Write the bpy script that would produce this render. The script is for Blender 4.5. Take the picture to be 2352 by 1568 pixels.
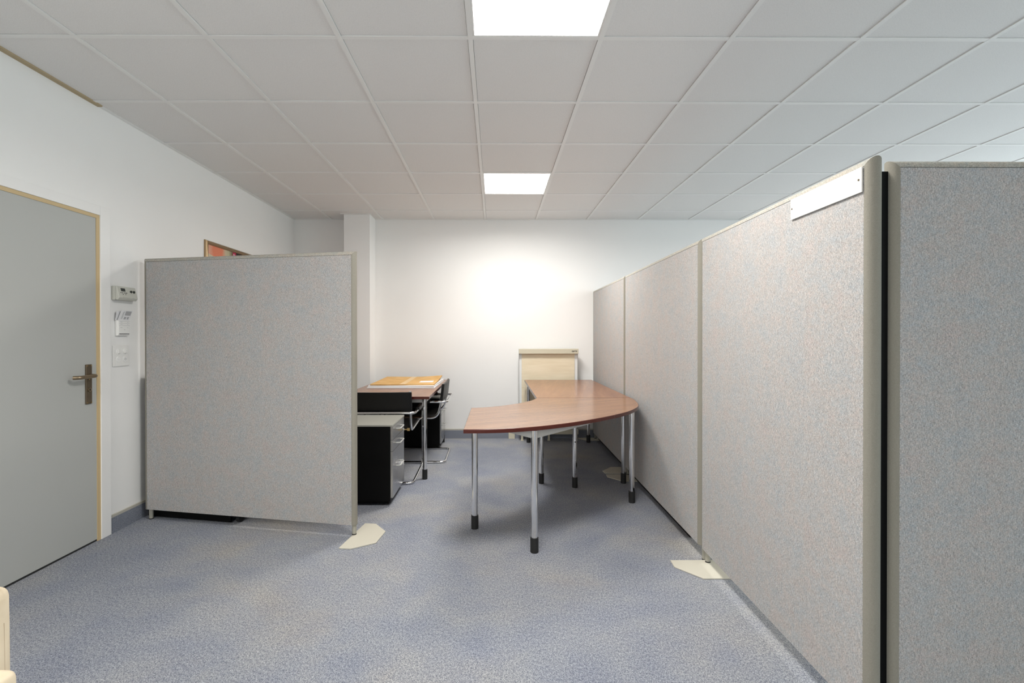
import bpy, bmesh, math, random
from mathutils import Vector, Matrix, Euler
for o in list(bpy.data.objects): bpy.data.objects.remove(o, do_unlink=True)
SC = bpy.context.scene
COL = SC.collection
PI = math.pi
random.seed(4)

# ------------------------------------------------------------------ camera
W_, H_ = 2352, 1568
FPX, CX, CY, YAW, PITCH, ROLL = 1086.69, 1144.33, 775.49, 7.168e-3, 4.852e-3, -7.39e-4
CAMZ = 1.262
def cam_rot():
    cy, sy = math.cos(YAW), math.sin(YAW); cp, sp = math.cos(PITCH), math.sin(PITCH); cr, sr = math.cos(ROLL), math.sin(ROLL)
    Rz = Matrix(((cy, -sy, 0), (sy, cy, 0), (0, 0, 1)))
    B = Matrix(((1, 0, 0), (0, 0, -1), (0, 1, 0)))
    Rx = Matrix(((1, 0, 0), (0, cp, -sp), (0, sp, cp)))
    Rr = Matrix(((cr, -sr, 0), (sr, cr, 0), (0, 0, 1)))
    return Rr @ Rx @ B @ Rz
R3 = cam_rot()
cam_d = bpy.data.cameras.new('camera'); cam = bpy.data.objects.new('camera', cam_d); COL.objects.link(cam)
m = Matrix.Identity(4)
for i in range(3):
    m[i][0] = R3[0][i]; m[i][1] = -R3[1][i]; m[i][2] = -R3[2][i]
m[0][3], m[1][3], m[2][3] = 0, 0, CAMZ
cam.matrix_world = m
cam_d.sensor_fit = 'HORIZONTAL'; cam_d.sensor_width = 36.0
cam_d.lens = FPX * 36.0 / W_
cam_d.shift_x = (W_ / 2 - CX) / W_
cam_d.shift_y = -(H_ / 2 - CY) / W_
cam_d.clip_start = 0.05
SC.camera = cam

# ------------------------------------------------------------------ view, world, daylight
SC.view_settings.view_transform = 'Standard'; SC.view_settings.look = 'None'
SC.view_settings.gamma = 1.0; SC.view_settings.use_curve_mapping = False
SC.view_settings.exposure = 0.66
LAMP_W = 22.5          # power of one ceiling light
LAMP_SPREAD = math.radians(168)
LAMP_C = (1.0, 0.97, 0.925)
wd = bpy.data.worlds.new('sky'); SC.world = wd; wd.use_nodes = True
bg = wd.node_tree.nodes['Background']; bg.inputs[0].default_value = (0.72, 0.86, 1.0, 1); bg.inputs[1].default_value = 1.0
WALL_R = 5.60
def area(name, loc, rot, sx, sy, power, col):
    l = bpy.data.lights.new(name, 'AREA'); l.shape = 'RECTANGLE'; l.size = sx; l.size_y = sy; l.energy = power; l.color = col
    o = bpy.data.objects.new(name, l); o.location = loc; o.rotation_euler = rot; COL.objects.link(o); return o
WINS = [(-2.3, -0.6), (0.3, 2.0), (2.9, 4.6)]
for k, (a, b) in enumerate(WINS):
    area('daylight', (WALL_R + 0.55, (a + b) / 2, 1.6), (0, PI / 2, 0), 1.5, 1.7, 30, (0.76, 0.95, 0.97))

# ------------------------------------------------------------------ materials
def mat(name, col=(.8, .8, .8), rough=.5, metal=0., spec=.5):
    m = bpy.data.materials.new(name); m.use_nodes = True
    b = m.node_tree.nodes['Principled BSDF']
    b.inputs['Base Color'].default_value = (*col, 1); b.inputs['Roughness'].default_value = rough
    b.inputs['Metallic'].default_value = metal; b.inputs['Specular IOR Level'].default_value = spec
    return m
class NT:
    def __init__(s, m): s.m = m; s.t = m.node_tree; s.b = s.t.nodes['Principled BSDF']
    def n(s, typ, **kw):
        x = s.t.nodes.new(typ)
        for k, v in kw.items(): setattr(x, k, v)
        return x
    def l(s, a, b): s.t.links.new(a, b)
    def coord(s, kind='Object', scale=(1, 1, 1), rot=(0, 0, 0)):
        c = s.n('ShaderNodeTexCoord'); mp = s.n('ShaderNodeMapping'); mp.inputs['Scale'].default_value = scale; mp.inputs['Rotation'].default_value = rot
        s.l(c.outputs[kind], mp.inputs[0]); return mp.outputs[0]
    def noise(s, vec, scale, detail=2, rough=.5, dist=0):
        x = s.n('ShaderNodeTexNoise'); x.inputs['Scale'].default_value = scale; x.inputs['Detail'].default_value = detail
        x.inputs['Roughness'].default_value = rough; x.inputs['Distortion'].default_value = dist
        s.l(vec, x.inputs['Vector']); return x
    def ramp(s, fac, stops):
        r = s.n('ShaderNodeValToRGB'); cr = r.color_ramp
        while len(cr.elements) < len(stops): cr.elements.new(.5)
        for e, (p, c) in zip(cr.elements, stops): e.position = p; e.color = (*c, 1)
        s.l(fac, r.inputs[0]); return r.outputs[0]
    def mix(s, a, b, fac, mode='MIX'):
        x = s.n('ShaderNodeMix', data_type='RGBA', blend_type=mode)
        for i, v in ((6, a), (7, b), (0, fac)):
            if isinstance(v, (int, float)): x.inputs[i].default_value = v
            elif isinstance(v, tuple): x.inputs[i].default_value = (*v, 1)
            else: s.l(v, x.inputs[i])
        return x.outputs[2]
    def bump(s, h, strength=.3, dist=.002):
        b = s.n('ShaderNodeBump'); b.inputs['Strength'].default_value = strength; b.inputs['Distance'].default_value = dist
        s.l(h, b.inputs['Height']); s.l(b.outputs[0], s.b.inputs['Normal'])
    def col(s, c): s.l(c, s.b.inputs['Base Color'])

def wall_mat(name, c, bump=.08):
    m = mat(name, c, .9, spec=.2); t = NT(m); v = t.coord()
    n1 = t.noise(v, 1.3, 3); n2 = t.noise(v, 220, 2)
    t.col(t.ramp(n1.outputs[0], [(.3, tuple(x * .975 for x in c)), (.7, c)])); t.bump(n2.outputs[0], bump, .001); return m
M = {}
M['wall'] = wall_mat('white_wall_paint', (.93, .925, .91))
M['casing'] = mat('white_gloss_paint', (.91, .905, .89), .45)
m = mat('ceiling_tile', (.55, .55, .53), .95, spec=.1); t = NT(m); v = t.coord()
n1 = t.noise(v, 260, 3, .7); n2 = t.noise(v, 60, 2)
t.col(t.ramp(n1.outputs[0], [(.30, (.74, .735, .72)), (.52, (.84, .835, .82)), (.8, (.87, .865, .85))])); t.bump(n1.outputs[0], .25, .001); M['tile'] = m
M['tbar'] = mat('white_grid_metal', (.86, .86, .84), .5)
M['plenum'] = mat('ceiling_plenum', (.42, .42, .40), .9)
M['tan_angle'] = mat('tan_angle', (.45, .36, .22), .6)

m = mat('blue_grey_carpet', (.3, .32, .37), .97, spec=.1); t = NT(m); v = t.coord()
v2 = t.coord(scale=(1, .62, 1), rot=(0, 0, .22))
big = t.noise(v, 1.15, 4, .55, .3); med = t.noise(v, 4.5, 3, .6); fine = t.noise(v2, 300, 3, .85); crs = t.noise(v2, 120, 2, .7); vor = t.n('ShaderNodeTexVoronoi'); vor.inputs['Scale'].default_value = 200; t.l(v2, vor.inputs['Vector'])
base = t.ramp(big.outputs[0], [(.30, (.265, .285, .34)), (.46, (.315, .335, .38)), (.56, (.35, .36, .385)), (.68, (.385, .37, .355))])
base = t.mix(base, t.ramp(med.outputs[0], [(.3, (.90, .91, .95)), (.65, (1.04, 1.03, 1.0))]), 1.0, 'MULTIPLY')
sp = t.ramp(fine.outputs[0], [(.36, (.26, .28, .34)), (.50, (.98, .98, .98)), (.64, (1.6, 1.58, 1.55))])
base = t.mix(base, sp, 1.0, 'MULTIPLY')
base = t.mix(base, t.ramp(crs.outputs[0], [(.36, (.74, .76, .80)), (.5, (1, 1, 1)), (.64, (1.22, 1.21, 1.19))]), 1.0, 'MULTIPLY')
t.col(base); t.bump(fine.outputs[0], .8, .004); M['carpet'] = m

m = mat('carpet_skirting', (.2, .21, .25), .97, spec=.1); t = NT(m); v = t.coord(); fine = t.noise(v, 330, 2, .7)
t.col(t.ramp(fine.outputs[0], [(.35, (.10, .115, .15)), (.52, (.25, .27, .32)), (.7, (.38, .39, .43))])); t.bump(fine.outputs[0], .5, .002); M['skirt'] = m
M['beige_cap'] = mat('beige_skirting_cap', (.50, .48, .42), .5)

def fabric(name, tint=(1, 1, 1)):
    m = mat(name, (.5, .5, .5), .97, spec=.12); t = NT(m)
    wv = t.noise(t.coord(scale=(150, 150, 1100)), 1, 2, .7); wh = t.noise(t.coord(scale=(1100, 1100, 140)), 1, 2, .7)
    hue = t.noise(t.coord(scale=(9, 9, 10)), 1, 5, .72); hue2 = t.noise(t.coord(scale=(55, 55, 90)), 1, 3, .75)
    c = t.ramp(hue.outputs[0], [(.36, (.485, .52, .54)), (.47, (.535, .54, .54)), (.54, (.555, .535, .515)), (.64, (.58, .525, .505))])
    c2 = t.ramp(hue2.outputs[0], [(.30, (.43, .50, .575)), (.45, (.54, .55, .55)), (.57, (.585, .555, .52)), (.70, (.67, .53, .50))])
    c = t.mix(c, c2, .33)
    g = t.mix(t.ramp(wv.outputs[0], [(.37, (.60, .60, .61)), (.5, (1, 1, 1)), (.63, (1.27, 1.27, 1.27))]), t.ramp(wh.outputs[0], [(.37, (.60, .60, .61)), (.5, (1, 1, 1)), (.63, (1.27, 1.27, 1.27))]), 1.0, 'MULTIPLY')
    c = t.mix(c, g, .9, 'MULTIPLY'); c = t.mix(c, tint, 1.0, 'MULTIPLY')
    t.col(c); t.bump(wv.outputs[0], .2, .001); return m
M['fabric'] = fabric('woven_grey_fabric', (.84, .825, .815))
M['fabric_trim'] = fabric('woven_beige_trim', (.80, .77, .69))
m = mat('olive_grey_trim', (.29, .275, .23), .8, spec=.25); t = NT(m); n = t.noise(t.coord(), 420, 3, .7)
t.col(t.ramp(n.outputs[0], [(.3, (.26, .247, .205)), (.7, (.33, .312, .265))])); t.bump(n.outputs[0], .5, .0015); M['trim'] = m
M['foot_metal'] = mat('beige_painted_metal', (.36, .35, .30), .45)
M['plate'] = mat('cream_painted_steel', (.60, .57, .48), .5)
M['black_rubber'] = mat('black_rubber', (.012, .012, .012), .6)
M['sign'] = mat('white_sign_plate', (.86, .85, .80), .4)
M['dark'] = mat('dark_hole', (.02, .02, .02), .8)

def wood(name, ang, cols, fleck=.7):
    m = mat(name, cols[1], .4, spec=.5); t = NT(m)
    t.b.inputs['Coat Weight'].default_value = .6; t.b.inputs['Coat Roughness'].default_value = .16
    v = t.coord(rot=(0, 0, ang)); mp = lambda sc: t.coord(scale=sc, rot=(0, 0, 0))
    def st(sc):
        q = t.n('ShaderNodeVectorMath', operation='MULTIPLY'); t.l(v, q.inputs[0]); q.inputs[1].default_value = sc; return q.outputs[0]
    g = t.noise(st((1.6, 16, 16)), 1, 5, .6, .8); f = t.noise(st((38, 330, 330)), 1, 3, .75, .4); band = t.noise(st((1.2, 9, 9)), 1, 3, .6, 1.2)
    c = t.ramp(g.outputs[0], [(.3, cols[0]), (.52, cols[1]), (.72, cols[2])])
    fl = t.ramp(f.outputs[0], [(.40, (.45, .42, .40)), (.49, (1, 1, 1))])
    fb = t.ramp(band.outputs[0], [(.42, (0, 0, 0)), (.54, (1, 1, 1))])
    c2 = t.mix(c, fl, fleck, 'MULTIPLY'); c3 = t.mix(c, fl, fleck * .3, 'MULTIPLY')
    c = t.mix(c3, c2, fb)
    t.col(c); return m
WC = ((.21, .08, .03), (.26, .105, .04), (.31, .14, .06))
M['wood_y'] = wood('cherry_wood', PI / 2 + .2, WC, .3)
M['wood_d'] = wood('cherry_wood_corner', -.42, ((.22, .095, .035), (.29, .13, .05), (.35, .17, .075)), 1.0)
M['edge'] = mat('dark_red_wood_edge', (.075, .012, .006), .22)
M['chrome'] = mat('chrome', (.82, .82, .82), .09, 1.0)
M['grey_metal'] = mat('grey_painted_metal', (.48, .48, .46), .4)
M['black'] = mat('black_laminate', (.003, .003, .003), .5, spec=.12)
M['charcoal'] = mat('charcoal_plastic', (.035, .036, .038), .5, spec=.3)
m = mat('black_leather', (.004, .004, .004), .4, spec=.3); t = NT(m); n = t.noise(t.coord(), 300, 2); t.bump(n.outputs[0], .15, .0006); M['leather'] = m
m = mat('brushed_steel', (.50, .50, .49), .26, 1.0); t = NT(m); n = t.noise(t.coord(scale=(60, 60, 900)), 1, 2); t.bump(n.outputs[0], .2, .0004); M['brushed'] = m
M['brass'] = mat('brass', (.62, .43, .18), .3, 1.0)
m = mat('bronze_handle', (.30, .235, .155), .34, .9); M['bronze'] = m
M['bronze_dark'] = mat('bronze_plate', (.16, .125, .085), .5, .7)
M['door'] = wall_mat('grey_door', (.50, .51, .49), .02); M['door'].node_tree.nodes['Principled BSDF'].inputs['Roughness'].default_value = .5
M['door_edge'] = mat('tan_door_edge', (.62, .47, .26), .5)
M['plastic'] = mat('beige_grey_plastic', (.60, .60, .54), .5)
M['sheen_top'] = mat('grey_sheen_laminate', (.36, .355, .315), .4)  # grey stands in for the wall's reflection on a black top
M['white_plastic'] = mat('white_plastic', (.88, .875, .85), .45)
M['paper'] = mat('white_paper', (.82, .82, .83), .9)
M['grey_print'] = mat('grey_print', (.42, .42, .43), .9)
M['lcd'] = mat('dark_lcd', (.035, .04, .035), .3)
m = mat('kraft_paper', (.72, .58, .36), .9); t = NT(m); n = t.noise(t.coord(scale=(3, 3, 26)), 1, 4); t.col(t.ramp(n.outputs[0], [(.35, (.76, .67, .49)), (.65, (.83, .745, .57))])); t.bump(n.outputs[0], .25, .004); M['flip_paper'] = m
m = mat('brown_cardboard', (.62, .36, .12), .8); t = NT(m); n = t.noise(t.coord(), 9, 4); t.col(t.ramp(n.outputs[0], [(.35, (.60, .345, .11)), (.65, (.70, .43, .17))])); M['kraft'] = m
M['tape'] = mat('tan_tape', (.74, .50, .22), .35)
M['board_white'] = mat('white_board_face', (.80, .82, .82), .25)
M['cream_bar'] = mat('cream_header', (.62, .585, .46), .5)
m = mat('cream_leather', (.80, .68, .50), .45); t = NT(m); n = t.noise(t.coord(), 14, 3); n2 = t.noise(t.coord(), 380, 2)
t.col(t.ramp(n.outputs[0], [(.3, (.74, .61, .43)), (.7, (.82, .70, .52))])); t.bump(n.outputs[0], .5, .01); M['cream'] = m
M['stitch'] = mat('tan_stitching', (.55, .42, .28), .8)
M['gold_frame'] = mat('bronze_picture_frame', (.36, .25, .14), .28, .85)
def emis(name, c, s):
    m = bpy.data.materials.new(name); m.use_nodes = True; nt = m.node_tree; nt.nodes.clear()
    e = nt.nodes.new('ShaderNodeEmission'); e.inputs[0].default_value = (*c, 1); e.inputs[1].default_value = s
    o = nt.nodes.new('ShaderNodeOutputMaterial'); nt.links.new(e.outputs[0], o.inputs[0]); return m
M['glow'] = emis('light_diffuser', LAMP_C, 6.0)
m = bpy.data.materials.new('window_glass'); m.use_nodes = True; nt = m.node_tree; nt.nodes.clear()
a_ = nt.nodes.new('ShaderNodeBsdfTransparent'); g_ = nt.nodes.new('ShaderNodeBsdfGlossy'); g_.inputs['Roughness'].default_value = .02
x_ = nt.nodes.new('ShaderNodeMixShader'); x_.inputs[0].default_value = .06; o_ = nt.nodes.new('ShaderNodeOutputMaterial')
nt.links.new(a_.outputs[0], x_.inputs[1]); nt.links.new(g_.outputs[0], x_.inputs[2]); nt.links.new(x_.outputs[0], o_.inputs[0]); M['glass'] = m
# abstract picture: colour fields laid out in the picture's own coordinates
m = mat('abstract_painting', (.7, .6, .5), .5); t = NT(m)
c = t.coord(scale=(1, 1, 1)); sep = t.n('ShaderNodeSeparateXYZ'); t.l(c, sep.inputs[0]); nz = t.noise(c, 7, 4)
warp = t.n('ShaderNodeMath', operation='MULTIPLY_ADD'); t.l(nz.outputs[0], warp.inputs[0]); warp.inputs[1].default_value = .10; t.l(sep.outputs[0], warp.inputs[2])
c1 = t.ramp(warp.outputs[0], [(.05, (.75, .55, .42)), (.17, (.80, .24, .13)), (.30, (.80, .24, .13)), (.36, (.62, .52, .36)), (.42, (.50, .47, .30)), (.46, (.20, .17, .09)), (.53, (.02, .012, .008)), (.66, (.02, .015, .01)), (.70, (.30, .38, .42)), (.735, (.05, .08, .10)), (.75, (.75, .06, .03))])
M['art'] = m; t.col(c1)
M['art_magenta'] = mat('magenta_paint', (.48, .012, .07), .5)
M['art_cream'] = mat('cream_paint', (.66, .56, .40), .5)

# ------------------------------------------------------------------ mesh helpers
def tag(o, label=None, cat=None, group=None, kind=None):
    if label: o['label'] = label
    if cat: o['category'] = cat
    if group: o['group'] = group
    if kind: o['kind'] = kind
    return o
def build(name, bm, m, parent=None, loc=(0, 0, 0), smooth=False, bevel=0, seg=2, mats=None):
    bmesh.ops.recalc_face_normals(bm, faces=bm.faces)
    me = bpy.data.meshes.new(name); bm.to_mesh(me); bm.free()
    for mm in (mats or [m]): me.materials.append(mm)
    if smooth:
        for p in me.polygons: p.use_smooth = True
        me.set_sharp_from_angle(angle=math.radians(38))
    o = bpy.data.objects.new(name, me); COL.objects.link(o); o.location = loc
    if parent: o.parent = parent
    if bevel:
        b = o.modifiers.new('bevel', 'BEVEL'); b.width = bevel; b.segments = seg; b.limit_method = 'ANGLE'; b.angle_limit = .6; b.harden_normals = False
    return o
def empty(name, loc=(0, 0, 0), rz=0, **kw):
    o = bpy.data.objects.new(name, None); o.empty_display_size = .1; o.location = loc; o.rotation_euler = (0, 0, rz); COL.objects.link(o)
    tag(o, **kw); return o
def B(): return bmesh.new()
def box(bm, x0, x1, y0, y1, z0, z1, mi=0):
    v = [bm.verts.new(p) for p in ((x0, y0, z0), (x1, y0, z0), (x1, y1, z0), (x0, y1, z0), (x0, y0, z1), (x1, y0, z1), (x1, y1, z1), (x0, y1, z1))]
    for q in ((0, 3, 2, 1), (4, 5, 6, 7), (0, 1, 5, 4), (1, 2, 6, 5), (2, 3, 7, 6), (3, 0, 4, 7)):
        f = bm.faces.new([v[i] for i in q]); f.material_index = mi
    return bm
def bx(*a): return box(B(), *a)
def prism(bm, pts, z0, z1):
    a = [bm.verts.new((x, y, z0)) for x, y in pts]; b = [bm.verts.new((x, y, z1)) for x, y in pts]; n = len(pts)
    bm.faces.new(a[::-1]); bm.faces.new(b)
    for i in range(n): bm.faces.new((a[i], a[(i + 1) % n], b[(i + 1) % n], b[i]))
    return bm
def prism_axis(bm, pts, a0, a1, axis):
    """polygon in the plane normal to axis; pts are the two other coordinates in order"""
    def mk(p, a): return {'x': (a, p[0], p[1]), 'y': (p[0], a, p[1])}[axis]
    a = [bm.verts.new(mk(p, a0)) for p in pts]; b = [bm.verts.new(mk(p, a1)) for p in pts]; n = len(pts)
    bm.faces.new(a[::-1]); bm.faces.new(b)
    for i in range(n): bm.faces.new((a[i], a[(i + 1) % n], b[(i + 1) % n], b[i]))
    return bm
def cyl(bm, p0, p1, r, n=24, r1=None):
    p0, p1 = Vector(p0), Vector(p1); d = (p1 - p0).normalized(); u = d.orthogonal().normalized(); w = d.cross(u); r1 = r if r1 is None else r1
    a = [bm.verts.new(p0 + (u * math.cos(2 * PI * i / n) + w * math.sin(2 * PI * i / n)) * r) for i in range(n)]
    b = [bm.verts.new(p1 + (u * math.cos(2 * PI * i / n) + w * math.sin(2 * PI * i / n)) * r1) for i in range(n)]
    for i in range(n): bm.faces.new((a[i], a[(i + 1) % n], b[(i + 1) % n], b[i]))
    bm.faces.new(a[::-1]); bm.faces.new(b); return bm
def fillet(pts, r, closed=False, k=7):
    P = [Vector(p) for p in pts]; n = len(P); out = []
    for i in range(n):
        if not closed and i in (0, n - 1): out.append(P[i]); continue
        a, b, c = P[i - 1], P[i], P[(i + 1) % n]; u = (a - b); w = (c - b)
        rr = min(r, u.length * .49, w.length * .49); u.normalize(); w.normalize()
        s, e = b + u * rr, b + w * rr
        for j in range(k + 1):
            q = j / k; out.append(s * (1 - q) ** 2 + b * 2 * q * (1 - q) + e * q * q)
    return out
def tube(bm, pts, r, n=14, closed=False):
    P = [Vector(p) for p in pts]; N = len(P); T = []
    for i in range(N):
        if closed: d = P[(i + 1) % N] - P[i - 1]
        else: d = P[min(i + 1, N - 1)] - P[max(i - 1, 0)]
        T.append(d.normalized())
    u = T[0].orthogonal().normalized(); rings = []
    for i in range(N):
        if i: u = T[i - 1].rotation_difference(T[i]) @ u
        u = (u - T[i] * u.dot(T[i])).normalized(); w = T[i].cross(u)
        rings.append([bm.verts.new(P[i] + (u * math.cos(2 * PI * k / n) + w * math.sin(2 * PI * k / n)) * r) for k in range(n)])
    for i in range(N if closed else N - 1):
        a = rings[i]; b = rings[(i + 1) % N]; off = 0
        if closed and i == N - 1:
            off = min(range(n), key=lambda s: (a[0].co - b[s].co).length)
        for k in range(n): bm.faces.new((a[k], a[(k + 1) % n], b[(k + 1 + off) % n], b[(k + off) % n]))
    if not closed: bm.faces.new(rings[0][::-1]); bm.faces.new(rings[-1])
    return bm
def dup(root, loc, rz, **kw):
    r = root.copy(); COL.objects.link(r); r.location = loc; r.rotation_euler = (0, 0, rz); tag(r, **kw)
    for ch in [o for o in bpy.data.objects if o.parent == root]:
        c = ch.copy(); COL.objects.link(c); c.parent = r
        for g in [o for o in bpy.data.objects if o.parent == ch]:
            d = g.copy(); COL.objects.link(d); d.parent = c
    return r

# ------------------------------------------------------------------ room shell
XL, YB, YF, ZC = -2.455, 5.815, -3.2, 2.680
XR = WALL_R
tag(build('floor', bx(XL - .15, XR + .15, YF - .15, YB + .15, -.05, 0), M['carpet']), kind='structure')
tag(build('wall_left', bx(XL - .12, XL, YF, YB, 0, ZC + .03), M['wall']), kind='structure')
tag(build('wall_back', bx(XL - .12, XR + .12, YB, YB + .12, 0, ZC + .03), M['wall']), kind='structure')
tag(build('wall_front', bx(XL - .12, XR + .12, YF - .12, YF, 0, ZC + .03), M['wall']), kind='structure')
bm = B(); ys = [YF] + [v for w in WINS for v in w] + [YB]
box(bm, XR, XR + .2, YF, YB, 0, .85); box(bm, XR, XR + .2, YF, YB, 2.35, ZC + .03)
for i in range(0, len(ys), 2): box(bm, XR, XR + .2, ys[i], ys[i + 1], .85, 2.35)
tag(build('wall_right', bm, M['wall']), kind='structure')
for k, (a, b) in enumerate(WINS):
    w = empty('window_%d' % (k + 1), (XR + .08, (a + b) / 2, .85), kind='structure'); h = (b - a) / 2
    bm = B(); box(bm, -.03, .03, -h, -h + .06, 0, 1.5); box(bm, -.03, .03, h - .06, h, 0, 1.5); box(bm, -.03, .03, -h + .06, h - .06, 0, .06); box(bm, -.03, .03, -h + .06, h - .06, 1.44, 1.5); box(bm, -.025, .025, -.03, .03, .06, 1.44)
    build('window_frame', bm, M['casing'], w); build('pane', bx(-.004, .004, -h + .06, h - .06, .06, 1.44), M['glass'], w)
    build('window_sill', bx(-.22, -.03, -h, h, -.03, 0), M['casing'], w)
# pillar at the back left
tag(build('wall_pillar', bx(-1.765, -1.463, 5.555, YB, 0, ZC + .02), M['wall']), kind='structure')
# ceiling tiles and exposed grid
G0X, G0Y, GS = -.116, 2.267, .625
lamps = [(0, 3), (0, -1), (-3, -5), (-3, -8), (6, 3), (6, -1)]  # the left-hand pair behind the camera is added for fill light
cx_ = range(-4, 10); ry_ = range(-9, 6)
bm = B(); g = .0138
for i in cx_:
    for j in ry_:
        if (i, j) in lamps: continue
        x0, x1 = G0X + GS * i + g, G0X + GS * (i + 1) - g; y0, y1 = G0Y + GS * j + g, G0Y + GS * (j + 1) - g
        x0 = max(x0, XL + .024); x1 = min(x1, XR); y0 = max(y0, YF); y1 = min(y1, YB - .02)
        if x1 - x0 < .02 or y1 - y0 < .02: continue
        if (i, j) == (-3, 5): pass
        box(bm, x0, x1, y0, y1, ZC + .005, ZC + .022)
ceil = tag(build('ceiling', bm, M['tile']), kind='structure')
build('ceiling_deck', bx(XL - .12, XR + .2, YF - .12, YB + .12, ZC + .03, ZC + .06), M['plenum'], ceil)
bm = B()
for i in range(-3, 10):
    x = G0X + GS * i; box(bm, x - .012, x + .012, YF, YB, ZC, ZC + .020)
for j in range(-8, 6):
    y = G0Y + GS * j; box(bm, XL, XR, y - .0118, y + .0118, ZC + .0006, ZC + .020)
build('ceiling_grid', bm, M['tbar'], ceil)
bm = B(); box(bm, XL, XL + .022, 2.95, YB, ZC - .001, ZC + .016); box(bm, XL + .022, XR, YB - .022, YB, ZC - .001, ZC + .016)
box(bm, -1.80, -1.45, 5.532, 5.555, ZC - .002, ZC + .012)
tag(build('trim_1', bm, M['tbar']), kind='structure')
tag(build('trim_2', bx(XL, XL + .03, YF, 2.95, ZC - .004, ZC + .016), M['tan_angle']), kind='structure')
# skirting of carpet with a beige cap
def skirt(name, x0, x1, y0, y1):
    b = tag(build(name, bx(x0, x1, y0, y1, 0, .100), M['skirt']), kind='structure')
    build('skirting_cap', bx(x0, x1, y0, y1, .100, .116), M['beige_cap'], b)
skirt('baseboard_left', XL, XL + .012, 3.03, YB - .012)
bm_ = [('baseboard_back', XL + .012, -1.765, YB - .012, YB)]
skirt('baseboard_back', -1.463, XR, YB - .012, YB)
skirt('baseboard_pillar', -1.765, -1.463, 5.543, 5.555)

# door with casing
d = empty('door_1', (XL, 2.93, 0), PI / 2, kind='structure')     # local x runs along the wall, -y out of it
build('door_gap', bx(-.90, -.006, -.004, 0, 0, .012), M['dark'], d)
build('door_leaf', bx(-.90, -.006, -.006, 0, .012, 1.985), M['door'], d)
bm = B(); box(bm, -.006, .018, -.010, 0, .0, 1.985); box(bm, -.93, -.90, -.010, 0, .0, 1.985); box(bm, -.93, .018, -.010, 0, 1.985, 2.006)
build('door_edge', bm, M['door_edge'], d)
bm = B(); box(bm, .018, .092, -.016, 0, 0, 2.064); box(bm, -1.0, -.93, -.016, 0, 0, 2.064); box(bm, -.93, .018, -.016, 0, 2.006, 2.064)
build('door_casing', bm, M['casing'], d, bevel=.002)
hp = build('handle_plate', bx(-.088, -.046, -.015, -.006, .852, 1.090), M['bronze_dark'], d, bevel=.003)
bm = B()
for x, z in ((-.081, 1.082), (-.053, 1.082), (-.081, .860), (-.053, .860), (-.067, 1.0)):
    cyl(bm, (x, -.015, z), (x, -.017, z), .003, 12)
build('screw', bm, M['brass'], hp)
bm = cyl(B(), (-.067, -.015, .938), (-.067, -.020, .938), .012, 20)
kh = build('keyhole', bm, M['bronze'], hp); build('key_slot', bx(-.069, -.065, -.0215, -.020, .932, .944), M['dark'], kh)
bm = tube(B(), fillet([(-.067, -.015, 1.022), (-.067, -.062, 1.022), (-.190, -.066, 1.020), (-.205, -.040, 1.020)], .035), .0112, 16)
build('door_handle', bm, M['bronze'], d, smooth=True)

# ------------------------------------------------------------------ ceiling lights
def ceiling_light(i, j, label, first=None):
    x, y = G0X + GS * (i + .5), G0Y + GS * (j + .5)
    if first: return dup(first, (x, y, ZC), 0, label=label)
    t = empty('ceiling_light', (x, y, ZC), label=label, cat='ceiling light', group='square ceiling lights'); h = .5 * GS - .0125
    bm = B(); f = .009
    box(bm, -h, h, -h, -h + f, .0015, .02); box(bm, -h, h, h - f, h, .0015, .02); box(bm, -h, -h + f, -h + f, h - f, .0015, .02); box(bm, h - f, h, -h + f, h - f, .0015, .02)
    build('light_frame', bm, M['tbar'], t)
    build('diffuser', bx(-h + f, h - f, -h + f, h - f, .004, .012), M['glow'], t)
    la = bpy.data.lights.new('lamp_light', 'AREA'); la.shape = 'SQUARE'; la.size = 2 * (h - f); la.energy = LAMP_W; la.color = LAMP_C; la.spread = LAMP_SPREAD
    lo = bpy.data.objects.new('lamp_light', la); lo.location = (0, 0, .0036); lo.parent = t; COL.objects.link(lo)
    return t
L0 = ceiling_light(0, 3, 'square white ceiling light farther into the room, above the curved desk')
ceiling_light(0, -1, 'square white ceiling light nearest the camera, cut by the top edge', L0)
ceiling_light(-3, -5, 'added square ceiling light behind the camera, brightening the left wall and door', L0)  # added lamp, lifts the left wall, door and left screen
ceiling_light(-3, -8, 'added unseen square ceiling light in the front left corner of the room', L0)  # second added lamp, more fill for the left side
ceiling_light(6, 3, 'square white ceiling light beyond the right partitions near the back wall', L0)
ceiling_light(6, -1, 'square white ceiling light beyond the right partitions beside the middle window', L0)

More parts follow.
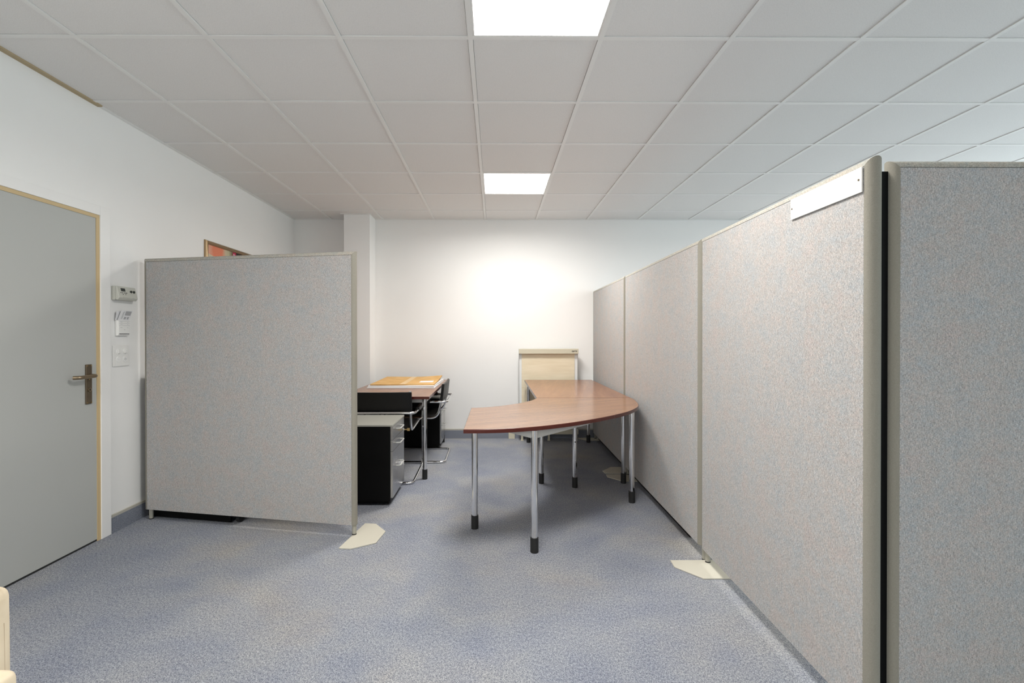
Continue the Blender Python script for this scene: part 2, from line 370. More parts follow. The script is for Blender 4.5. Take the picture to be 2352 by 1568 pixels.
# ------------------------------------------------------------------ partitions
T = .048
def partition(label, loc, rz, W, feet, zs=1.783, zb=.072):
    """local x along the panel, y = 0 the seen face, y = T the far face"""
    p = empty('partition_screen', loc, rz, label=label, cat='partition', group='fabric office partitions'); r = T / 2; e = .0012
    build('fabric_panel', bx(e, W - e, 0.0006, T - .0006, zb, zs - e), M['fabric'], p, bevel=.0008, seg=1)
    build('panel_core', bx(0, W, .003, T - .003, zb + .004, zs), M['dark'], p)
    K = 12; prof = [(r - r * math.cos(PI * k / K), r * math.sin(PI * k / K)) for k in range(K + 1)]      # (y, outward)
    for side in (0, 1):
        bm = B(); lo, hi = [], []
        for y, o in prof:
            x = -o if side == 0 else W + o
            lo.append(bm.verts.new((x, y, zb))); hi.append(bm.verts.new((x, y, zs + o)))
        for k in range(K): bm.faces.new((lo[k], lo[k + 1], hi[k + 1], hi[k]))
        bm.faces.new(lo)
        bm.faces.new((lo[0], hi[0], hi[-1], lo[-1]))
        build('edge_trim', bm, M['trim'], p, smooth=True)
    bm = B(); lo, hi = [], []
    for y, o in prof:
        lo.append(bm.verts.new((-o, y, zs + o))); hi.append(bm.verts.new((W + o, y, zs + o)))
    for k in range(K): bm.faces.new((lo[k], lo[k + 1], hi[k + 1], hi[k]))
    bm.faces.new((lo[0], hi[0], hi[-1], lo[-1]))
    build('top_trim', bm, M['fabric_trim'], p, smooth=True)
    for x, z0 in feet:
        f = build('foot', cyl(B(), (x, r, .006 + z0), (x, r, zb + .004), .0135, 20), M['foot_metal'], p, smooth=True)
        build('foot_cap', cyl(B(), (x, r, z0), (x, r, .0061 + z0), .0142, 20), M['black_rubber'], f)
    return p
def foot_plate(par, pts, z=.007):
    """pts in the local frame of the screen"""
    o = build('foot_plate', prism(B(), pts, 0.0, z), M['plate'], par, bevel=.002); return o
def line_local(root_loc, rz, pts):
    out = []
    for x, y in pts:
        v = Vector((x - root_loc[0], y - root_loc[1])); out.append((v.x * math.cos(rz) + v.y * math.sin(rz), -v.x * math.sin(rz) + v.y * math.cos(rz)))
    return out
# left screen
A = (-2.388, 3.256); Bp = (-.898, 2.968); wl = math.hypot(Bp[0] - A[0], Bp[1] - A[1]); az = math.atan2(Bp[1] - A[1], Bp[0] - A[0])
lp = partition('free-standing grey fabric partition left of the walkway, beside the grey door', (A[0], A[1], 0), az, wl, ((.012, 0), (wl + .004, .007)), zs=1.768, zb=.071)
foot_plate(lp, line_local(A, az, [(-.925, 2.800), (-.853, 2.792), (-.722, 2.872), (-.703, 3.040), (-.795, 3.160), (-.870, 3.170)]))
# right run, face towards the walkway: local x runs towards the camera (-Y)
AX, BX = 1.116, .015
def rloc(y): return (AX + BX * y, y, 0)
rzr = math.atan2(-1, -BX)          # direction of local x: (-BX,-1)
def rpanel(label, yfar, ynear, feet):
    return partition(label, rloc(yfar), rzr, (yfar - ynear) * math.hypot(1, BX), feet)
def D(xc, y, s, w=.20, d=.20):      # flat side at y, body towards s * Y
    return [(xc - w, y), (xc - w - .006, y + s * d * .37), (xc - w + .10, y + s * d), (xc + w - .10, y + s * d), (xc + w + .006, y + s * d * .37), (xc + w, y)]
p3 = rpanel('nearest partition of the right row, with a white sign plate screwed near its top', 2.630, 1.452, ((.022, .007), (1.15, 0)))
foot_plate(p3, line_local(rloc(2.630), rzr, D(1.180, 2.632, -1)))
p2 = rpanel('middle partition of the right row, right behind the rounded end of the curved desk', 4.275, 2.690, ((.012, .007), (1.585 - .022 + .062, 0)))
foot_plate(p2, line_local(rloc(4.275), rzr, D(1.205, 4.268, -1)))
p1 = rpanel('farthest grey fabric partition of the right row, touching the white back wall', 5.775, 4.335, ((.022, .007), (1.440 + .008, .007)))
foot_plate(p1, line_local(rloc(5.775), rzr, D(1.205, 4.304, 1)))
foot_plate(p1, line_local(rloc(5.775), rzr, D(1.22, 5.80, -1, d=.15)))
# sign plate with two screws on the nearest of them
sx = lambda y: (2.630 - y) * math.hypot(1, BX)
sg = build('sign_plate', bx(sx(1.813), sx(1.4535), -.006, -.002, 1.704, 1.7815), M['sign'], p3, bevel=.0006)
for y in (1.80, 1.475): build('sign_spacer', bx(sx(y), sx(y - .01), -.002, .0006, 1.72, 1.77), M['dark'], sg)
for y in (1.804, 1.4655): build('screw', cyl(B(), (sx(y), -.006, 1.7445), (sx(y), -.0075, 1.7445), .0032, 14), M['bronze_dark'], sg)
p4 = partition('grey fabric partition facing the camera at the right edge of the photo', (1.257, 1.459, 0), 0, 1.58, ((.012, 0), (1.568, 0)), zs=1.783)
build('light_block_strip', bx(-.066, -.0235, .018, .036, .075, 1.775), M['black'], p4)  # black strip added to darken the gap and stop light leaking through

# low dark cabinet standing behind the right run, seen only through the gap under it
def cabinet(name, label, cat, loc, rz, w, dpt, h, doors=2, casters=True, group=None):
    c = empty(name, loc, rz, label=label, cat=cat, group=group)
    zb = .035 if casters else .0
    build('body', bx(0, w, .004, dpt, zb, h - .02), M['black'], c, bevel=.003)
    build('top', bx(-.002, w + .002, 0, dpt + .002, h - .02, h), M['charcoal'], c, bevel=.002)
    for k in range(doors):
        a = w * k / doors + .004; b = w * (k + 1) / doors - .004
        q = build('door', bx(a, b, dpt, dpt + .016, zb + .03, h - .03), M['charcoal'], c, bevel=.002)
        build('handle', bx(b - .04, b - .03, dpt + .016, dpt + .035, h * .55, h * .7), M['grey_metal'], q)
    if casters:
        build('plinth', bx(-.01, w - .075, -.010, .004, .008, .062), M['black'], c)  # added black strip, stands in for the shade under the screen
        for x in (.05, w - .03):
            for y in (.028, dpt - .05):
                build('caster', cyl(B(), (x - .012, y, .0265), (x + .012, y, .0265), .0265, 20), M['black_rubber'], c, smooth=True)
    return c
c = empty('low_cabinet', (AX + BX * 2.93 + T + .003, 2.93, .0075), -BX, label='low black cabinet hidden behind the right partitions, its base showing under them', cat='cabinet')
build('body', bx(0, .47, 0, 2.78, 0, .70), M['black'], c); build('top', bx(0, .475, 0, 2.78, .70, .72), M['charcoal'], c)
for k in range(4):
    q = build('door', bx(.47, .486, .70 * k + .004, .70 * k + .69, .06, .69), M['charcoal'], c)
    build('handle', bx(.486, .505, .70 * k + .62, .70 * k + .635, .35, .47), M['grey_metal'], q)
# black cabinet on casters behind the left screen
off = T + .012
n = (-math.sin(az), math.cos(az)); u = (math.cos(az), math.sin(az))
cabinet('rolling_cabinet', 'tall black cabinet on casters behind the left partition, against the left wall', 'cabinet',
        (A[0] + n[0] * off - u[0] * .030, A[1] + n[1] * off - u[1] * .030, 0), az, .715, .40, 1.0)

# ------------------------------------------------------------------ desks
def desk_leg(par, x, y, top=.710, r=.0185, holes=False):
    l = build('leg', cyl(B(), (x, y, .08), (x, y, top), r, 28), M['chrome'], par, smooth=True)
    build('leg_cap', cyl(cyl(B(), (x, y, .0), (x, y, .014), r + .004, 28), (x, y, .012), (x, y, .086), r + .0042, 28), M['black_rubber'], l, smooth=True)
    if holes:
        bm = B()
        for k in range(9): cyl(bm, (x + .005, y - r * .97, .11 + .013 * k), (x + .005, y - r - .0006, .11 + .013 * k), .0032, 10)
        build('bolt_hole', cyl(B(), (x, y - r * .97, .38), (x, y - r - .0008, .38), .006, 12), M['dark'], l)
        build('leg_holes', bm, M['dark'], l)
    return l
def desktop(par, pts, zt=.735, th=.023, top='wood_y'):
    # the top face carries the veneer, the rim the dark red edging
    bm = B(); e = .004; P = [Vector((x, y)) for x, y in pts]; n_ = len(P)
    area2 = sum(P[i].x * P[(i + 1) % n_].y - P[(i + 1) % n_].x * P[i].y for i in range(n_))
    if area2 < 0: P.reverse()
    ins = []
    for i in range(n_):
        a, b, c = P[i - 1], P[i], P[(i + 1) % n_]; d1 = (b - a).normalized(); d2 = (c - b).normalized()
        nn = Vector((-d1.y - d2.y, d1.x + d2.x)); nn.normalize(); ins.append(b + nn * e)
    build('desktop', prism(B(), [(p.x, p.y) for p in ins], zt - th + .001, zt), M[top], par)
    bm = B(); lv = [(1, zt - th), (1, zt - .004), (.5, zt - .001), (0, zt - .0002)]
    rings = []
    for w, z in lv: rings.append([bm.verts.new((ins[i].x + (P[i].x - ins[i].x) * w, ins[i].y + (P[i].y - ins[i].y) * w, z)) for i in range(n_)])
    inn = [bm.verts.new((p.x, p.y, zt - th)) for p in ins]
    for a, b in zip(rings, rings[1:]):
        for i in range(n_): bm.faces.new((a[i], a[(i + 1) % n_], b[(i + 1) % n_], b[i]))
    for i in range(n_): bm.faces.new((inn[i], inn[(i + 1) % n_], rings[0][(i + 1) % n_], rings[0][i]))
    build('edge_band', bm, M['edge'], par)
def rect_desk(label, x0, x1, y0, y1, legs, top='wood_y'):
    cx, cy = (x0 + x1) / 2, (y0 + y1) / 2
    d = empty('desk', (cx, cy, 0), 0, label=label, cat='desk', group='cherry wood desks')
    desktop(d, [(x0 - cx, y0 - cy), (x1 - cx, y0 - cy), (x1 - cx, y1 - cy), (x0 - cx, y1 - cy)], top=top)
    for x, y in legs: desk_leg(d, x - cx, y - cy)
    bm = B(); a = min(l[0] for l in legs) - cx; b = max(l[0] for l in legs) - cx; c_ = min(l[1] for l in legs) - cy; e_ = max(l[1] for l in legs) - cy
    for x in (a, b): box(bm, x - .012, x + .012, c_ + .02, e_ - .02, .675, .705)
    for y in (c_, e_): box(bm, a + .02, b - .02, y - .012, y + .012, .675, .705)
    build('under_frame', bm, M['grey_metal'], d)
    return d
rect_desk('straight cherry wood desk joined behind the curved corner desk, along the right partition', .352, 1.150, 3.992, 5.62, [(.397, 4.035), (1.100, 4.035), (.397, 5.575), (1.105, 5.575)])
rect_desk('straight cherry wood desk at the left by the pillar, with brown cardboard lying on it', -1.362, -.566, 4.085, 5.67, [(-.617, 4.165), (-1.31, 4.165), (-.617, 5.60), (-1.31, 5.60)])
# corner desk
def crom(pts, k=6):
    out = []
    for i in range(len(pts) - 1):
        p0 = Vector(pts[max(i - 1, 0)]); p1 = Vector(pts[i]); p2 = Vector(pts[i + 1]); p3_ = Vector(pts[min(i + 2, len(pts) - 1)])
        for j in range(k):
            q = j / k; out.append(tuple(.5 * ((2 * p1) + (-p0 + p2) * q + (2 * p0 - 5 * p1 + 4 * p2 - p3_) * q * q + (-p0 + 3 * p1 - 3 * p2 + p3_) * q ** 3)))
    out.append(tuple(pts[-1])); return out
outer = [(-.177, 2.655), (-.037, 2.660), (.114, 2.688), (.273, 2.748), (.445, 2.845), (.570, 2.935), (.705, 3.045), (.855, 3.190), (.955, 3.310), (1.053, 3.475), (1.104, 3.625), (1.136, 3.80), (1.150, 3.90), (1.152, 3.988)]
inner = [(.351, 3.988), (.325, 3.905), (.276, 3.805), (.199, 3.695), (.085, 3.580), (-.048, 3.492), (-.110, 3.465), (-.173, 3.452)]
cd_ = empty('corner_desk', (.45, 3.3, 0), 0, label='curved cherry wood corner desk in the middle of the room on chrome legs', cat='desk')
L2 = lambda pts: [(x - .45, y - 3.3) for x, y in pts]
desktop(cd_, L2(crom(outer) + crom(inner)), top='wood_d')
for x, y in ((-.132, 3.095), (.230, 2.752), (1.035, 3.565)): desk_leg(cd_, x - .45, y - 3.3, r=.0195)
desk_leg(cd_, .665 - .45, 3.925 - 3.3, holes=True)
bm = B()
def gusset(bm, p, q, h, hq=.004, th=.003):
    p, q = Vector(p), Vector(q); d_ = (q - p).normalized(); w = Vector((-d_.y, d_.x)) * th; zt = .7095
    vs = []
    for s in (-1, 1):
        a, b = p + w * s, q + w * s
        vs.append([bm.verts.new((a.x, a.y, zt)), bm.verts.new((b.x, b.y, zt)), bm.verts.new((b.x, b.y, zt - hq)), bm.verts.new((a.x, a.y, zt - h))])
    bm.faces.new(vs[0]); bm.faces.new(vs[1][::-1])
    for i in range(4): bm.faces.new((vs[0][i], vs[0][(i + 1) % 4], vs[1][(i + 1) % 4], vs[1][i]))
gusset(bm, (.214 - .45, 2.750 - 3.3), (.055 - .45, 2.745 - 3.3), .045); gusset(bm, (.247 - .45, 2.758 - 3.3), (.60 - .45, 2.975 - 3.3), .045)
gusset(bm, (.225 - .45, 2.768 - 3.3), (.22 - .45, 3.10 - 3.3), .04)
build('leg_bracket', bm, M['grey_metal'], cd_)
bm = B(); gusset(bm, (1.02 - .45, 3.55 - 3.3), (.86 - .45, 3.30 - 3.3), .04); gusset(bm, (1.035 - .45, 3.58 - 3.3), (1.06 - .45, 3.85 - 3.3), .04)
build('leg_bracket', bm, M['grey_metal'], cd_)

# ------------------------------------------------------------------ pedestals
def pedestal(label, x_front, y0, w, zt, dpt, key=False, first=None):
    """front faces +X; local x runs along +Y, -y is the front"""
    p = empty('drawer_pedestal', (x_front, y0, 0), PI / 2, label=label, cat='drawer unit', group='black pedestals with steel drawer fronts')
    build('body', bx(0, w, .018, dpt, .032, zt - .012), M['black'], p, bevel=.002)
    build('top_panel', bx(0, w, .0, dpt, zt - .012, zt), M['sheen_top'], p, bevel=.001)
    zz = [zt - .013, zt - .115, zt - .200, .055]
    for k in range(3):
        q = build('drawer', bx(.004, w - .012, .0, .0175, zz[k + 1] + .003, zz[k]), M['brushed'], p, bevel=.001)
        zc = (zz[k] - .045) if k < 2 else zz[k] - .135
        if k == 0: zc = zz[k] - .038
        xc = w * .46
        build('handle', tube(B(), fillet([(xc - .075, .0, zc), (xc - .075, -.03, zc), (xc + .075, -.03, zc), (xc + .075, .0, zc)], .022), .005, 10), M['grey_metal'], q, smooth=True)
    for x in (.06, w - .09):
        for y in (.05, dpt - .06): build('caster', cyl(B(), (x - .014, y, .024), (x + .014, y, .024), .024, 20), M['black_rubber'], p, smooth=True)
    build('plinth', bx(.01, w - .02, .03, dpt - .01, .018, .033), M['black'], p)
    if key:
        k_ = build('lock', cyl(B(), (w - .035, .0, zt - .115), (w - .035, -.006, zt - .115), .009, 18), M['grey_metal'], p)
        bm = B(); box(bm, w - .036, w - .034, -.03, -.006, zt - .119, zt - .111); box(bm, w - .0365, w - .0335, -.052, -.03, zt - .127, zt - .103)
        build('key', bm, M['brass'], k_)
    return p
pedestal('black rolling pedestal with brass key, in front of the black chair beside the left partition', -.757, 3.503, .452, .600, .60, key=True)
pedestal('black pedestal with steel front under the far end of the left desk', -.597, 5.270, .42, .575, .60)

# ------------------------------------------------------------------ cantilever chairs (rear = -y)
def chair(label, loc, rz, first=None):
    if first: return dup(first, loc, rz, label=label)
    c = empty('cantilever_chair', loc, rz, label=label, cat='chair', group='black leather cantilever chairs'); r = .0115
    ha, hf = .305, .285; zr = r
    za = .610; pts = [(ha, -.265, za), (ha, .34, za), (hf, .40, za - .05), (hf, .40, zr), (hf, -.24, zr), (-hf, -.24, zr), (-hf, .40, zr), (-hf, .40, za - .05), (-ha, .34, za), (-ha, -.265, za)]
    build('frame', tube(B(), fillet(pts, .055, closed=True), r, 14, closed=True), M['chrome'], c, smooth=True)
    hs = .260
    pts = [(hs, -.222, .788), (hs, -.200, .60), (hs, -.165, .442), (hs, .36, .452), (-hs, .36, .452), (-hs, -.165, .442), (-hs, -.200, .60), (-hs, -.222, .788)]
    bm = tube(B(), fillet(pts, .075), r * .95, 14)
    cyl(bm, (hs, .34, .452), (hf - .004, .395, .46), .008, 12); cyl(bm, (-hs, .34, .452), (-hf + .004, .395, .46), .008, 12)
    cyl(bm, (hs, -.201, .606), (ha, -.201, .609), .008, 12); cyl(bm, (-hs, -.201, .606), (-ha, -.201, .609), .008, 12)
    build('seat_frame', bm, M['chrome'], c, smooth=True)
    # leather back: a sling between the posts, wrapped round them
    bm = B(); N = 14; rings = []
    for z, y in ((.612, -.2015), (.66, -.208), (.72, -.215), (.781, -.222)):
        row = []
        for k in range(N + 1):
            q = k / N; x = -hs - .013 + (2 * hs + .026) * q; bow = -.016 * (1 - (2 * q - 1) ** 2)
            row.append((x, y + bow))
        rings.append((z, row))
    th = .0135
    fa = [[bm.verts.new((x, y - th, z)) for x, y in row] for z, row in rings]; fb = [[bm.verts.new((x, y + th, z)) for x, y in row] for z, row in rings]
    for a in range(3):
        for k in range(N):
            bm.faces.new((fa[a][k], fa[a][k + 1], fa[a + 1][k + 1], fa[a + 1][k])); bm.faces.new((fb[a][k + 1], fb[a][k], fb[a + 1][k], fb[a + 1][k + 1]))
        bm.faces.new((fa[a][0], fa[a + 1][0], fb[a + 1][0], fb[a][0])); bm.faces.new((fa[a][N], fb[a][N], fb[a + 1][N], fa[a + 1][N]))
    for k in range(N):
        bm.faces.new((fa[0][k], fb[0][k], fb[0][k + 1], fa[0][k + 1])); bm.faces.new((fa[3][k + 1], fb[3][k + 1], fb[3][k], fa[3][k]))
    build('backrest', bm, M['leather'], c, smooth=True, bevel=.005, seg=3)
    bm = B(); N = 10; top, bot = [], []
    for j in range(N + 1):
        y = -.14 + .49 * j / N; rt, rb = [], []
        for k in range(N + 1):
            x = -hs + .008 + (2 * hs - .016) * k / N; s_ = -.018 * math.sin(PI * j / N) * math.sin(PI * k / N) ** .6 if 0 < k < N and 0 < j < N else 0
            rt.append(bm.verts.new((x, y, .462 + s_))); rb.append(bm.verts.new((x, y, .440 + s_)))
        top.append(rt); bot.append(rb)
    for j in range(N):
        for k in range(N): bm.faces.new((top[j][k], top[j][k + 1], top[j + 1][k + 1], top[j + 1][k])); bm.faces.new((bot[j][k], bot[j + 1][k], bot[j + 1][k + 1], bot[j][k + 1]))
        bm.faces.new((top[j][0], top[j + 1][0], bot[j + 1][0], bot[j][0])); bm.faces.new((top[j][N], bot[j][N], bot[j + 1][N], top[j + 1][N]))
        bm.faces.new((top[0][j], bot[0][j], bot[0][j + 1], top[0][j + 1])); bm.faces.new((top[N][j], top[N][j + 1], bot[N][j + 1], bot[N][j]))
    build('seat', bm, M['leather'], c, smooth=True, bevel=.006, seg=3)
    for s in (-1, 1):
        build('arm_pad', bx(s * ha - .016, s * ha + .016, -.10, .27, .596, .636), M['leather'], c, smooth=True, bevel=.010, seg=3)
    return c
ch1 = chair('black leather cantilever chair with its back to the camera, behind the pedestal', (-.985, 4.243, 0), .02)
chair('black leather cantilever chair pushed in sideways at the aisle side of the left desk', (-.735, 4.962, 0), PI / 2, ch1)

# ------------------------------------------------------------------ papers on the left desk
def slab(name, label, cat, pts, z0, z1, mt, group=None, lift=None):
    cx = sum(p[0] for p in pts) / len(pts); cy = sum(p[1] for p in pts) / len(pts)
    o = build(name, prism(B(), [(x - cx, y - cy) for x, y in pts], 0, z1 - z0), mt, None, (cx, cy, z0), bevel=.0012)
    tag(o, label, cat, group); return o
slab('white_board', 'lower of the two thin white boards lying flat on the left desk', 'board', [(-1.275, 4.712), (-.600, 4.70), (-.590, 5.47), (-1.262, 5.48)], .735, .748, M['paper'], 'white boards under the cardboard')
slab('white_board', 'upper of the two thin white boards, directly under the brown cardboard', 'board', [(-1.270, 4.745), (-.606, 4.70), (-.590, 5.46), (-1.255, 5.47)], .7482, .764, M['paper'], 'white boards under the cardboard')
kb = empty('cardboard_folder', (-.93, 5.02, .764), 0, label='brown cardboard folder with pale tape and a small white label, on white boards', cat='folder')
bm = B(); NX, NY = 16, 10
def kz(q, w): return .005 + .012 * w * (.5 + .5 * math.cos(5.2 * q)) + .018 * w * w * q
def kpt(q, w): return (-.318 + .002 * w + (.640 - .004 * w) * q, -.28 + .74 * w - .008 * math.sin(6 * q))
up = [[bm.verts.new((*kpt(i / NX, j / NY), kz(i / NX, j / NY) + .006)) for i in range(NX + 1)] for j in range(NY + 1)]
dn = [[bm.verts.new((*kpt(i / NX, j / NY), kz(i / NX, j / NY) - .0045)) for i in range(NX + 1)] for j in range(NY + 1)]
for j in range(NY):
    for i in range(NX): bm.faces.new((up[j][i], up[j][i + 1], up[j + 1][i + 1], up[j + 1][i])); bm.faces.new((dn[j][i], dn[j + 1][i], dn[j + 1][i + 1], dn[j][i + 1]))
    bm.faces.new((up[j][0], up[j + 1][0], dn[j + 1][0], dn[j][0])); bm.faces.new((up[j][NX], dn[j][NX], dn[j + 1][NX], up[j + 1][NX]))
for i in range(NX): bm.faces.new((up[0][i], dn[0][i], dn[0][i + 1], up[0][i + 1])); bm.faces.new((up[NY][i], up[NY][i + 1], dn[NY][i + 1], dn[NY][i]))
build('cardboard_sheet', bm, M['kraft'], kb)
def strip(bm, q0, q1, w0, w1, n_=12, lift=.0007):
    a = [];
    for k in range(n_ + 1):
        w = w0 + (w1 - w0) * k / n_
        x0, y = kpt(q0, w); x1, _ = kpt(q1, w)
        a.append([bm.verts.new((x0, y, kz(q0, w) + .006 + lift)), bm.verts.new(((x0 + x1) / 2, y, kz((q0 + q1) / 2, w) + .006 + lift)), bm.verts.new((x1, y, kz(q1, w) + .006 + lift))])
    for k in range(n_):
        for i in range(2): bm.faces.new((a[k][i], a[k][i + 1], a[k + 1][i + 1], a[k + 1][i]))
bm = B(); strip(bm, .455, .545, 0, 1); build('tape', bm, M['tape'], kb)
bm = B(); strip(bm, .72, .94, .22, .40); build('paper_label', bm, M['paper'], kb)

# ------------------------------------------------------------------ flipchart against the back wall
fc = empty('flipchart', (.645, 5.70, 0), 0, label='low cream flipchart easel with a tan paper pad, leaning by the back wall', cat='flipchart')
build('board', bx(-.352, .352, .0, .018, .115, 1.085), M['board_white'], fc, bevel=.002)
for x in (-.356, .350): build('side_rail', bx(x, x + .006, -.003, .02, .112, 1.043), M['grey_metal'], fc)
hd = build('header_bar', bx(-.356, .356, -.050, .022, 1.043, 1.102), M['cream_bar'], fc, bevel=.003)
build('pad', bx(-.322, .315, -.008, -.0005, .135, 1.043), M['flip_paper'], fc)
build('tray', bx(-.356, .356, -.045, .0, .078, .130), M['cream_bar'], fc, bevel=.002)
for x in (-.318, .004, .335):
    f = build('leg', bx(x - .012, x + .012, -.03, -.008, .008, .08), M['cream_bar'], fc, bevel=.002)
    build('foot', bx(x - .016, x + .016, -.036, -.002, .0, .0085), M['cream_bar'], f)
cu = bpy.data.curves.new('brand_mark', 'FONT'); cu.body = 'oprex'; cu.size = .026; cu.extrude = .0004; cu.align_x = 'CENTER'; cu.align_y = 'CENTER'; cu.offset = .0007
to = bpy.data.objects.new('brand_mark', cu); COL.objects.link(to)
dg = bpy.context.evaluated_depsgraph_get(); me = bpy.data.meshes.new_from_object(to.evaluated_get(dg)); bpy.data.objects.remove(to, do_unlink=True)
me.materials.clear(); me.materials.append(M['dark']); to = bpy.data.objects.new('brand_mark', me); COL.objects.link(to); to.parent = hd
to.location = (.306, -.0508, 1.075); to.rotation_euler = (PI / 2, 0, 0); to['label'] = 'small dark brand name'
jb = build('floor_box', bx(-.038, .038, -.03, 0, 0, .078), M['cream_bar'], None, (.205, YB - .013, 0), bevel=.002)
tag(jb, 'small beige cover box on the back wall skirting, left of the flipchart', 'cover box')

# ------------------------------------------------------------------ picture
pw, ph = 1.15, .62
pf = empty('framed_picture', (XL, 4.015, 1.455), PI / 2, label='colourful abstract picture in a bronze frame on the left wall above the partition', cat='picture')
bm = B(); K = 8; fw = .034
prof = [(fw * k / K, .006 + .020 * math.sin(PI * (.08 + .84 * k / K))) for k in range(K + 1)]      # (inward, out)
prof = [(0, .0)] + prof + [(fw, .004)]
cor = [(0, 0, 1, 1), (pw, 0, -1, 1), (pw, ph, -1, -1), (0, ph, 1, -1)]
rr = [[bm.verts.new((x + sx_ * i_, -o_, z + sz_ * i_)) for i_, o_ in prof] for x, z, sx_, sz_ in cor]
for c_ in range(4):
    a, b = rr[c_], rr[(c_ + 1) % 4]
    for k in range(len(prof) - 1): bm.faces.new((a[k], a[k + 1], b[k + 1], b[k]))
build('picture_frame', bm, M['gold_frame'], pf, smooth=True)
ar = build('painting', bx(fw - .004, pw - fw + .004, -.008, -.001, fw - .004, ph - fw + .004), M['art'], pf)
bm = prism_axis(B(), [(.385, .42), (.430, .588), (.478, .588), (.505, .42)], -.0086, -.0078, 'y'); build('magenta_shape', bm, M['art_magenta'], ar)
bm = prism_axis(B(), [(fw, fw), (fw, .515), (.32, .46), (.37, .40), (.45, .2), (.3, fw)], -.0086, -.0078, 'y'); build('cream_field', bm, M['art_cream'], ar)
bm = B()
for k in range(9):
    a0 = -1 + k * .42; a1 = a0 + .42
    p0 = (.452 + .016 * math.cos(a0 * 1.3), -.0088, .52 + .05 * math.sin(a0 * .9)); p1 = (.452 + .016 * math.cos(a1 * 1.3), -.0088, .52 + .05 * math.sin(a1 * .9)); cyl(bm, p0, p1, .0028, 6)
build('white_squiggle', bm, M['paper'], ar)

# ------------------------------------------------------------------ devices on the left wall (local x along the wall, -y outwards)
th = empty('heating_controller', (XL, 3.045, 1.492), PI / 2, label='beige wall controller with a small display and two black dials, beside the door', cat='wall controller')
build('back_box', bx(0, .162, -.022, 0, 0, .090), M['plastic'], th, bevel=.004)
bm = prism_axis(B(), [(-.0225, .006), (-.040, .0), (-.052, .016), (-.034, .090), (-.0225, .090)], .002, .160, 'x')
cv = build('cover', bm, M['plastic'], th, bevel=.003)
def on_cover(x, z, off=0):
    q = (z - .016) / .074; y = -.052 + .018 * q; return Vector((x, y - off, z))
def cquad(bm, x0, x1, z0, z1, off=.0008):
    a = [on_cover(x0, z0, off), on_cover(x1, z0, off), on_cover(x1, z1, off), on_cover(x0, z1, off)]; b = [p + Vector((0, off + .001, 0)) for p in a]
    va = [bm.verts.new(p) for p in a]; vb = [bm.verts.new(p) for p in b]; bm.faces.new(va); bm.faces.new(vb[::-1])
    for i in range(4): bm.faces.new((va[i], vb[i], vb[(i + 1) % 4], va[(i + 1) % 4]))
build('display', (lambda b_: (cquad(b_, .030, .066, .058, .078), b_)[1])(B()), M['lcd'], cv)
bm = B()
for x in (.022, .036, .052, .062, .070): cquad(bm, x, x + .006, .046, .051)
for x in (.038, .060): cquad(bm, x, x + .005, .036, .041)
build('buttons', bm, M['dark'], cv)
bm = B(); cquad(bm, .030, .086, .018, .030, .003); build('flap', bm, M['plastic'], cv)
bm = B(); cquad(bm, .112, .128, .016, .0185); build('name_mark', bm, M['grey_print'], cv)
for x in (.112, .136):
    p = on_cover(x, .060); build('dial', cyl(B(), p, p + Vector((0, -.004, 0)), .0085, 20), M['lcd'], cv)
rp = empty('room_controller', (XL, 3.073, 1.262), PI / 2, label='white wall panel with rows of printed fields, between the controller and the sockets', cat='wall panel')
build('back_box', bx(0, .098, -.020, 0, 0, .103), M['white_plastic'], rp, bevel=.004)
fr = build('front', bx(.004, .094, -.025, -.020, .006, .099), M['white_plastic'], rp, bevel=.001)
bm = B()
for z in (.094, .081, .067): box(bm, .006, .092, -.0254, -.0248, z, z + .0012)
for z in (.087, .074, .052):
    box(bm, .018, .024, -.0254, -.0248, z, z + .003); box(bm, .028, .033, -.0254, -.0248, z, z + .002); box(bm, .074, .080, -.0254, -.0248, z, z + .002)
box(bm, .046, .056, -.0254, -.0248, .038, .040); build('printed_fields', bm, M['grey_print'], fr)
build('slot', bx(.006, .090, -.0256, -.0248, .010, .014), M['charcoal'], fr)
lf = empty('instruction_leaflet', (XL, 3.066, 1.362), PI / 2, label='folded printed leaflet sticking up behind the white wall panel', cat='leaflet')
def sheet(bm, x0, x1, y, lean, z1, th_=.0006, y1=None):
    y1 = y if y1 is None else y1
    a = [(x0, y, 0), (x1, y, 0), (x1 + lean, y1, z1), (x0 + lean, y1, z1)]
    va = [bm.verts.new(p) for p in a]; vb = [bm.verts.new((p[0], p[1] + th_, p[2])) for p in a]; bm.faces.new(va); bm.faces.new(vb[::-1])
    for i in range(4): bm.faces.new((va[i], vb[i], vb[(i + 1) % 4], va[(i + 1) % 4]))
    return bm
fs = build('front_sheet', sheet(B(), .004, .100, -.021, .014, .066, y1=-.036), M['paper'], lf)
build('back_sheet', sheet(B(), -.004, .090, -.012, .004, .060, y1=-.020), M['paper'], lf)
bm = B()
def pr_(x0, x1, f0, f1):
    a = []
    for x, f in ((x0, f0), (x1, f0), (x1, f1), (x0, f1)): a.append((x + .014 * f, -.021 - .015 * f - .0004, .066 * f))
    va = [bm.verts.new(p) for p in a]; vb = [bm.verts.new((p[0], p[1] + .0003, p[2])) for p in a]; bm.faces.new(va); bm.faces.new(vb[::-1])
    for i in range(4): bm.faces.new((va[i], vb[i], vb[(i + 1) % 4], va[(i + 1) % 4]))
pr_(.046, .094, .50, .92); pr_(.048, .066, .12, .36); pr_(.074, .088, .12, .36); pr_(.026, .029, .15, .85); pr_(.033, .036, .15, .9)
build('print', bm, M['grey_print'], fs)
so = empty('socket_plate', (XL, 3.05, 1.062), PI / 2, label='square white plate with two round switches above two round sockets', cat='socket plate')
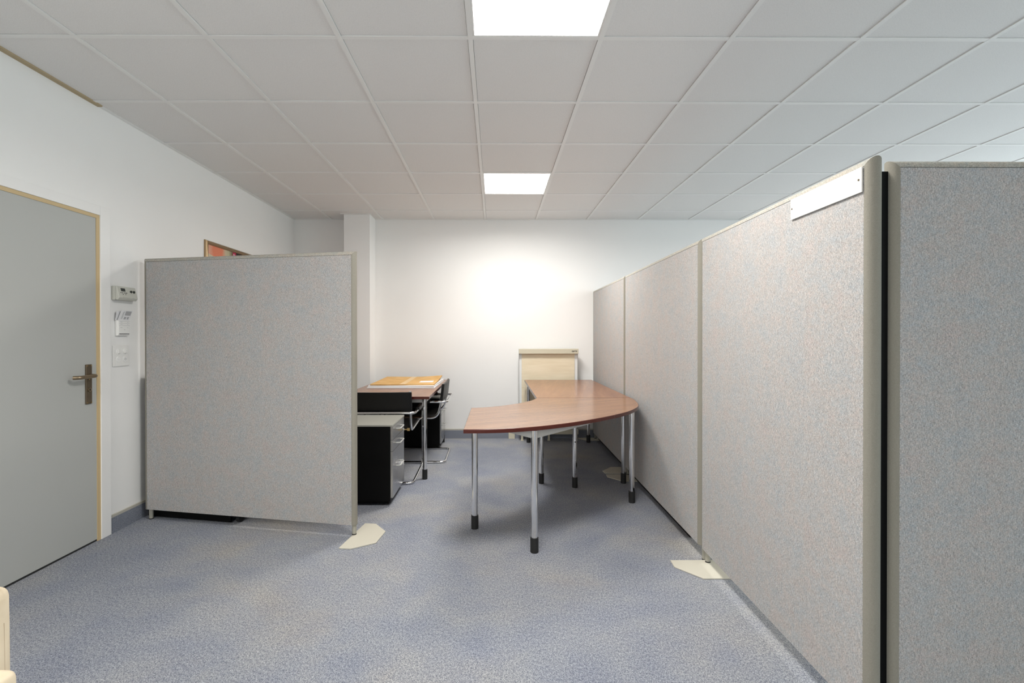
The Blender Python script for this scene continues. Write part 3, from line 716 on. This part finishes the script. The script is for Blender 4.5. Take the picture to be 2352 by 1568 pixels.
pl = build('plate', bx(0, .136, -.009, 0, 0, .139), M['white_plastic'], so, bevel=.005)
for ix, x in enumerate((.042, .096)):
    for iz, z in enumerate((.046, .097)):
        r_ = cyl(B(), (x, -.009, z), (x, -.011, z), .019, 28)
        if iz:
            q = build('switch', r_, M['white_plastic'], so, smooth=True)
            build('rocker', bx(x - .011, x + .011, -.0165, -.0112, z - .012, z + .013), M['white_plastic'], q, bevel=.002)
            build('mark', bx(x - .002, x + .002, -.0116, -.0110, z - .0175, z - .0135), M['grey_print'], q)
        else:
            q = build('socket', r_, M['white_plastic'], so, smooth=True)
            build('inset', cyl(B(), (x, -.0108, z), (x, -.0114, z), .0155, 28), M['plastic'] if 0 else M['casing'], q)
            if ix:
                bm = B()
                for dx, dz in ((0, .006), (-.0065, .0), (.0065, .0), (0, -.006)): cyl(bm, (x + dx, -.0113, z + dz), (x + dx, -.0119, z + dz), .0019, 10)
                build('pin_holes', bm, M['charcoal'], q)
            else: build('pin_hole', cyl(B(), (x, -.0113, z), (x, -.0119, z), .0016, 10), M['grey_print'], q)

# ------------------------------------------------------------------ cream leather armchair at the lower left edge
ac = empty('leather_armchair', (-1.307, .62, 0), 0, label='cream leather armchair cut off at the lower left corner', cat='armchair')
def cushion(name, x0, x1, y0, y1, z0, z1, par, bev, puff=.0, mt='cream'):
    bm = B(); box(bm, x0, x1, y0, y1, z0, z1); bmesh.ops.subdivide_edges(bm, edges=bm.edges, cuts=4, use_grid_fill=True)
    cx, cy, cz = (x0 + x1) / 2, (y0 + y1) / 2, (z0 + z1) / 2
    for v in bm.verts:
        qx, qy, qz = [(v.co[i] - c_) / h_ for i, c_, h_ in ((0, cx, (x1 - x0) / 2), (1, cy, (y1 - y0) / 2), (2, cz, (z1 - z0) / 2))]
        for i, q, oth in ((0, qx, (qy, qz)), (1, qy, (qx, qz)), (2, qz, (qx, qy))):
            if abs(q) > .999: v.co[i] += math.copysign(puff * (1 - oth[0] ** 2) * (1 - oth[1] ** 2), q)
    o = build(name, bm, M[mt], par, smooth=True, bevel=bev, seg=4); return o
bk = cushion('backrest', -.31, .258, .30, .42, .30, .724, ac, .026, .006)
build('seam', tube(B(), [(.2585, .393, .33), (.2620, .393, .50), (.2600, .393, .65)], 0.0009, 6), M['stitch'], bk)
for s in (-1, 1):
    x0, x1 = (.235, .330) if s > 0 else (-.42, -.31)
    cushion('armrest', x0, x1, -.30, .36, .06, .582, ac, .035, .006)
cushion('seat_cushion', -.305, .235, -.31, .30, .28, .42, ac, .03, .01)
build('base', bx(-.40, .33, -.28, .34, .05, .28), M['cream'], ac, bevel=.01)
for x in (-.38, .31):
    for y in (-.26, .32): build('leg', cyl(B(), (x, y, 0), (x, y, .06), .016, 16), M['chrome'], ac, smooth=True)
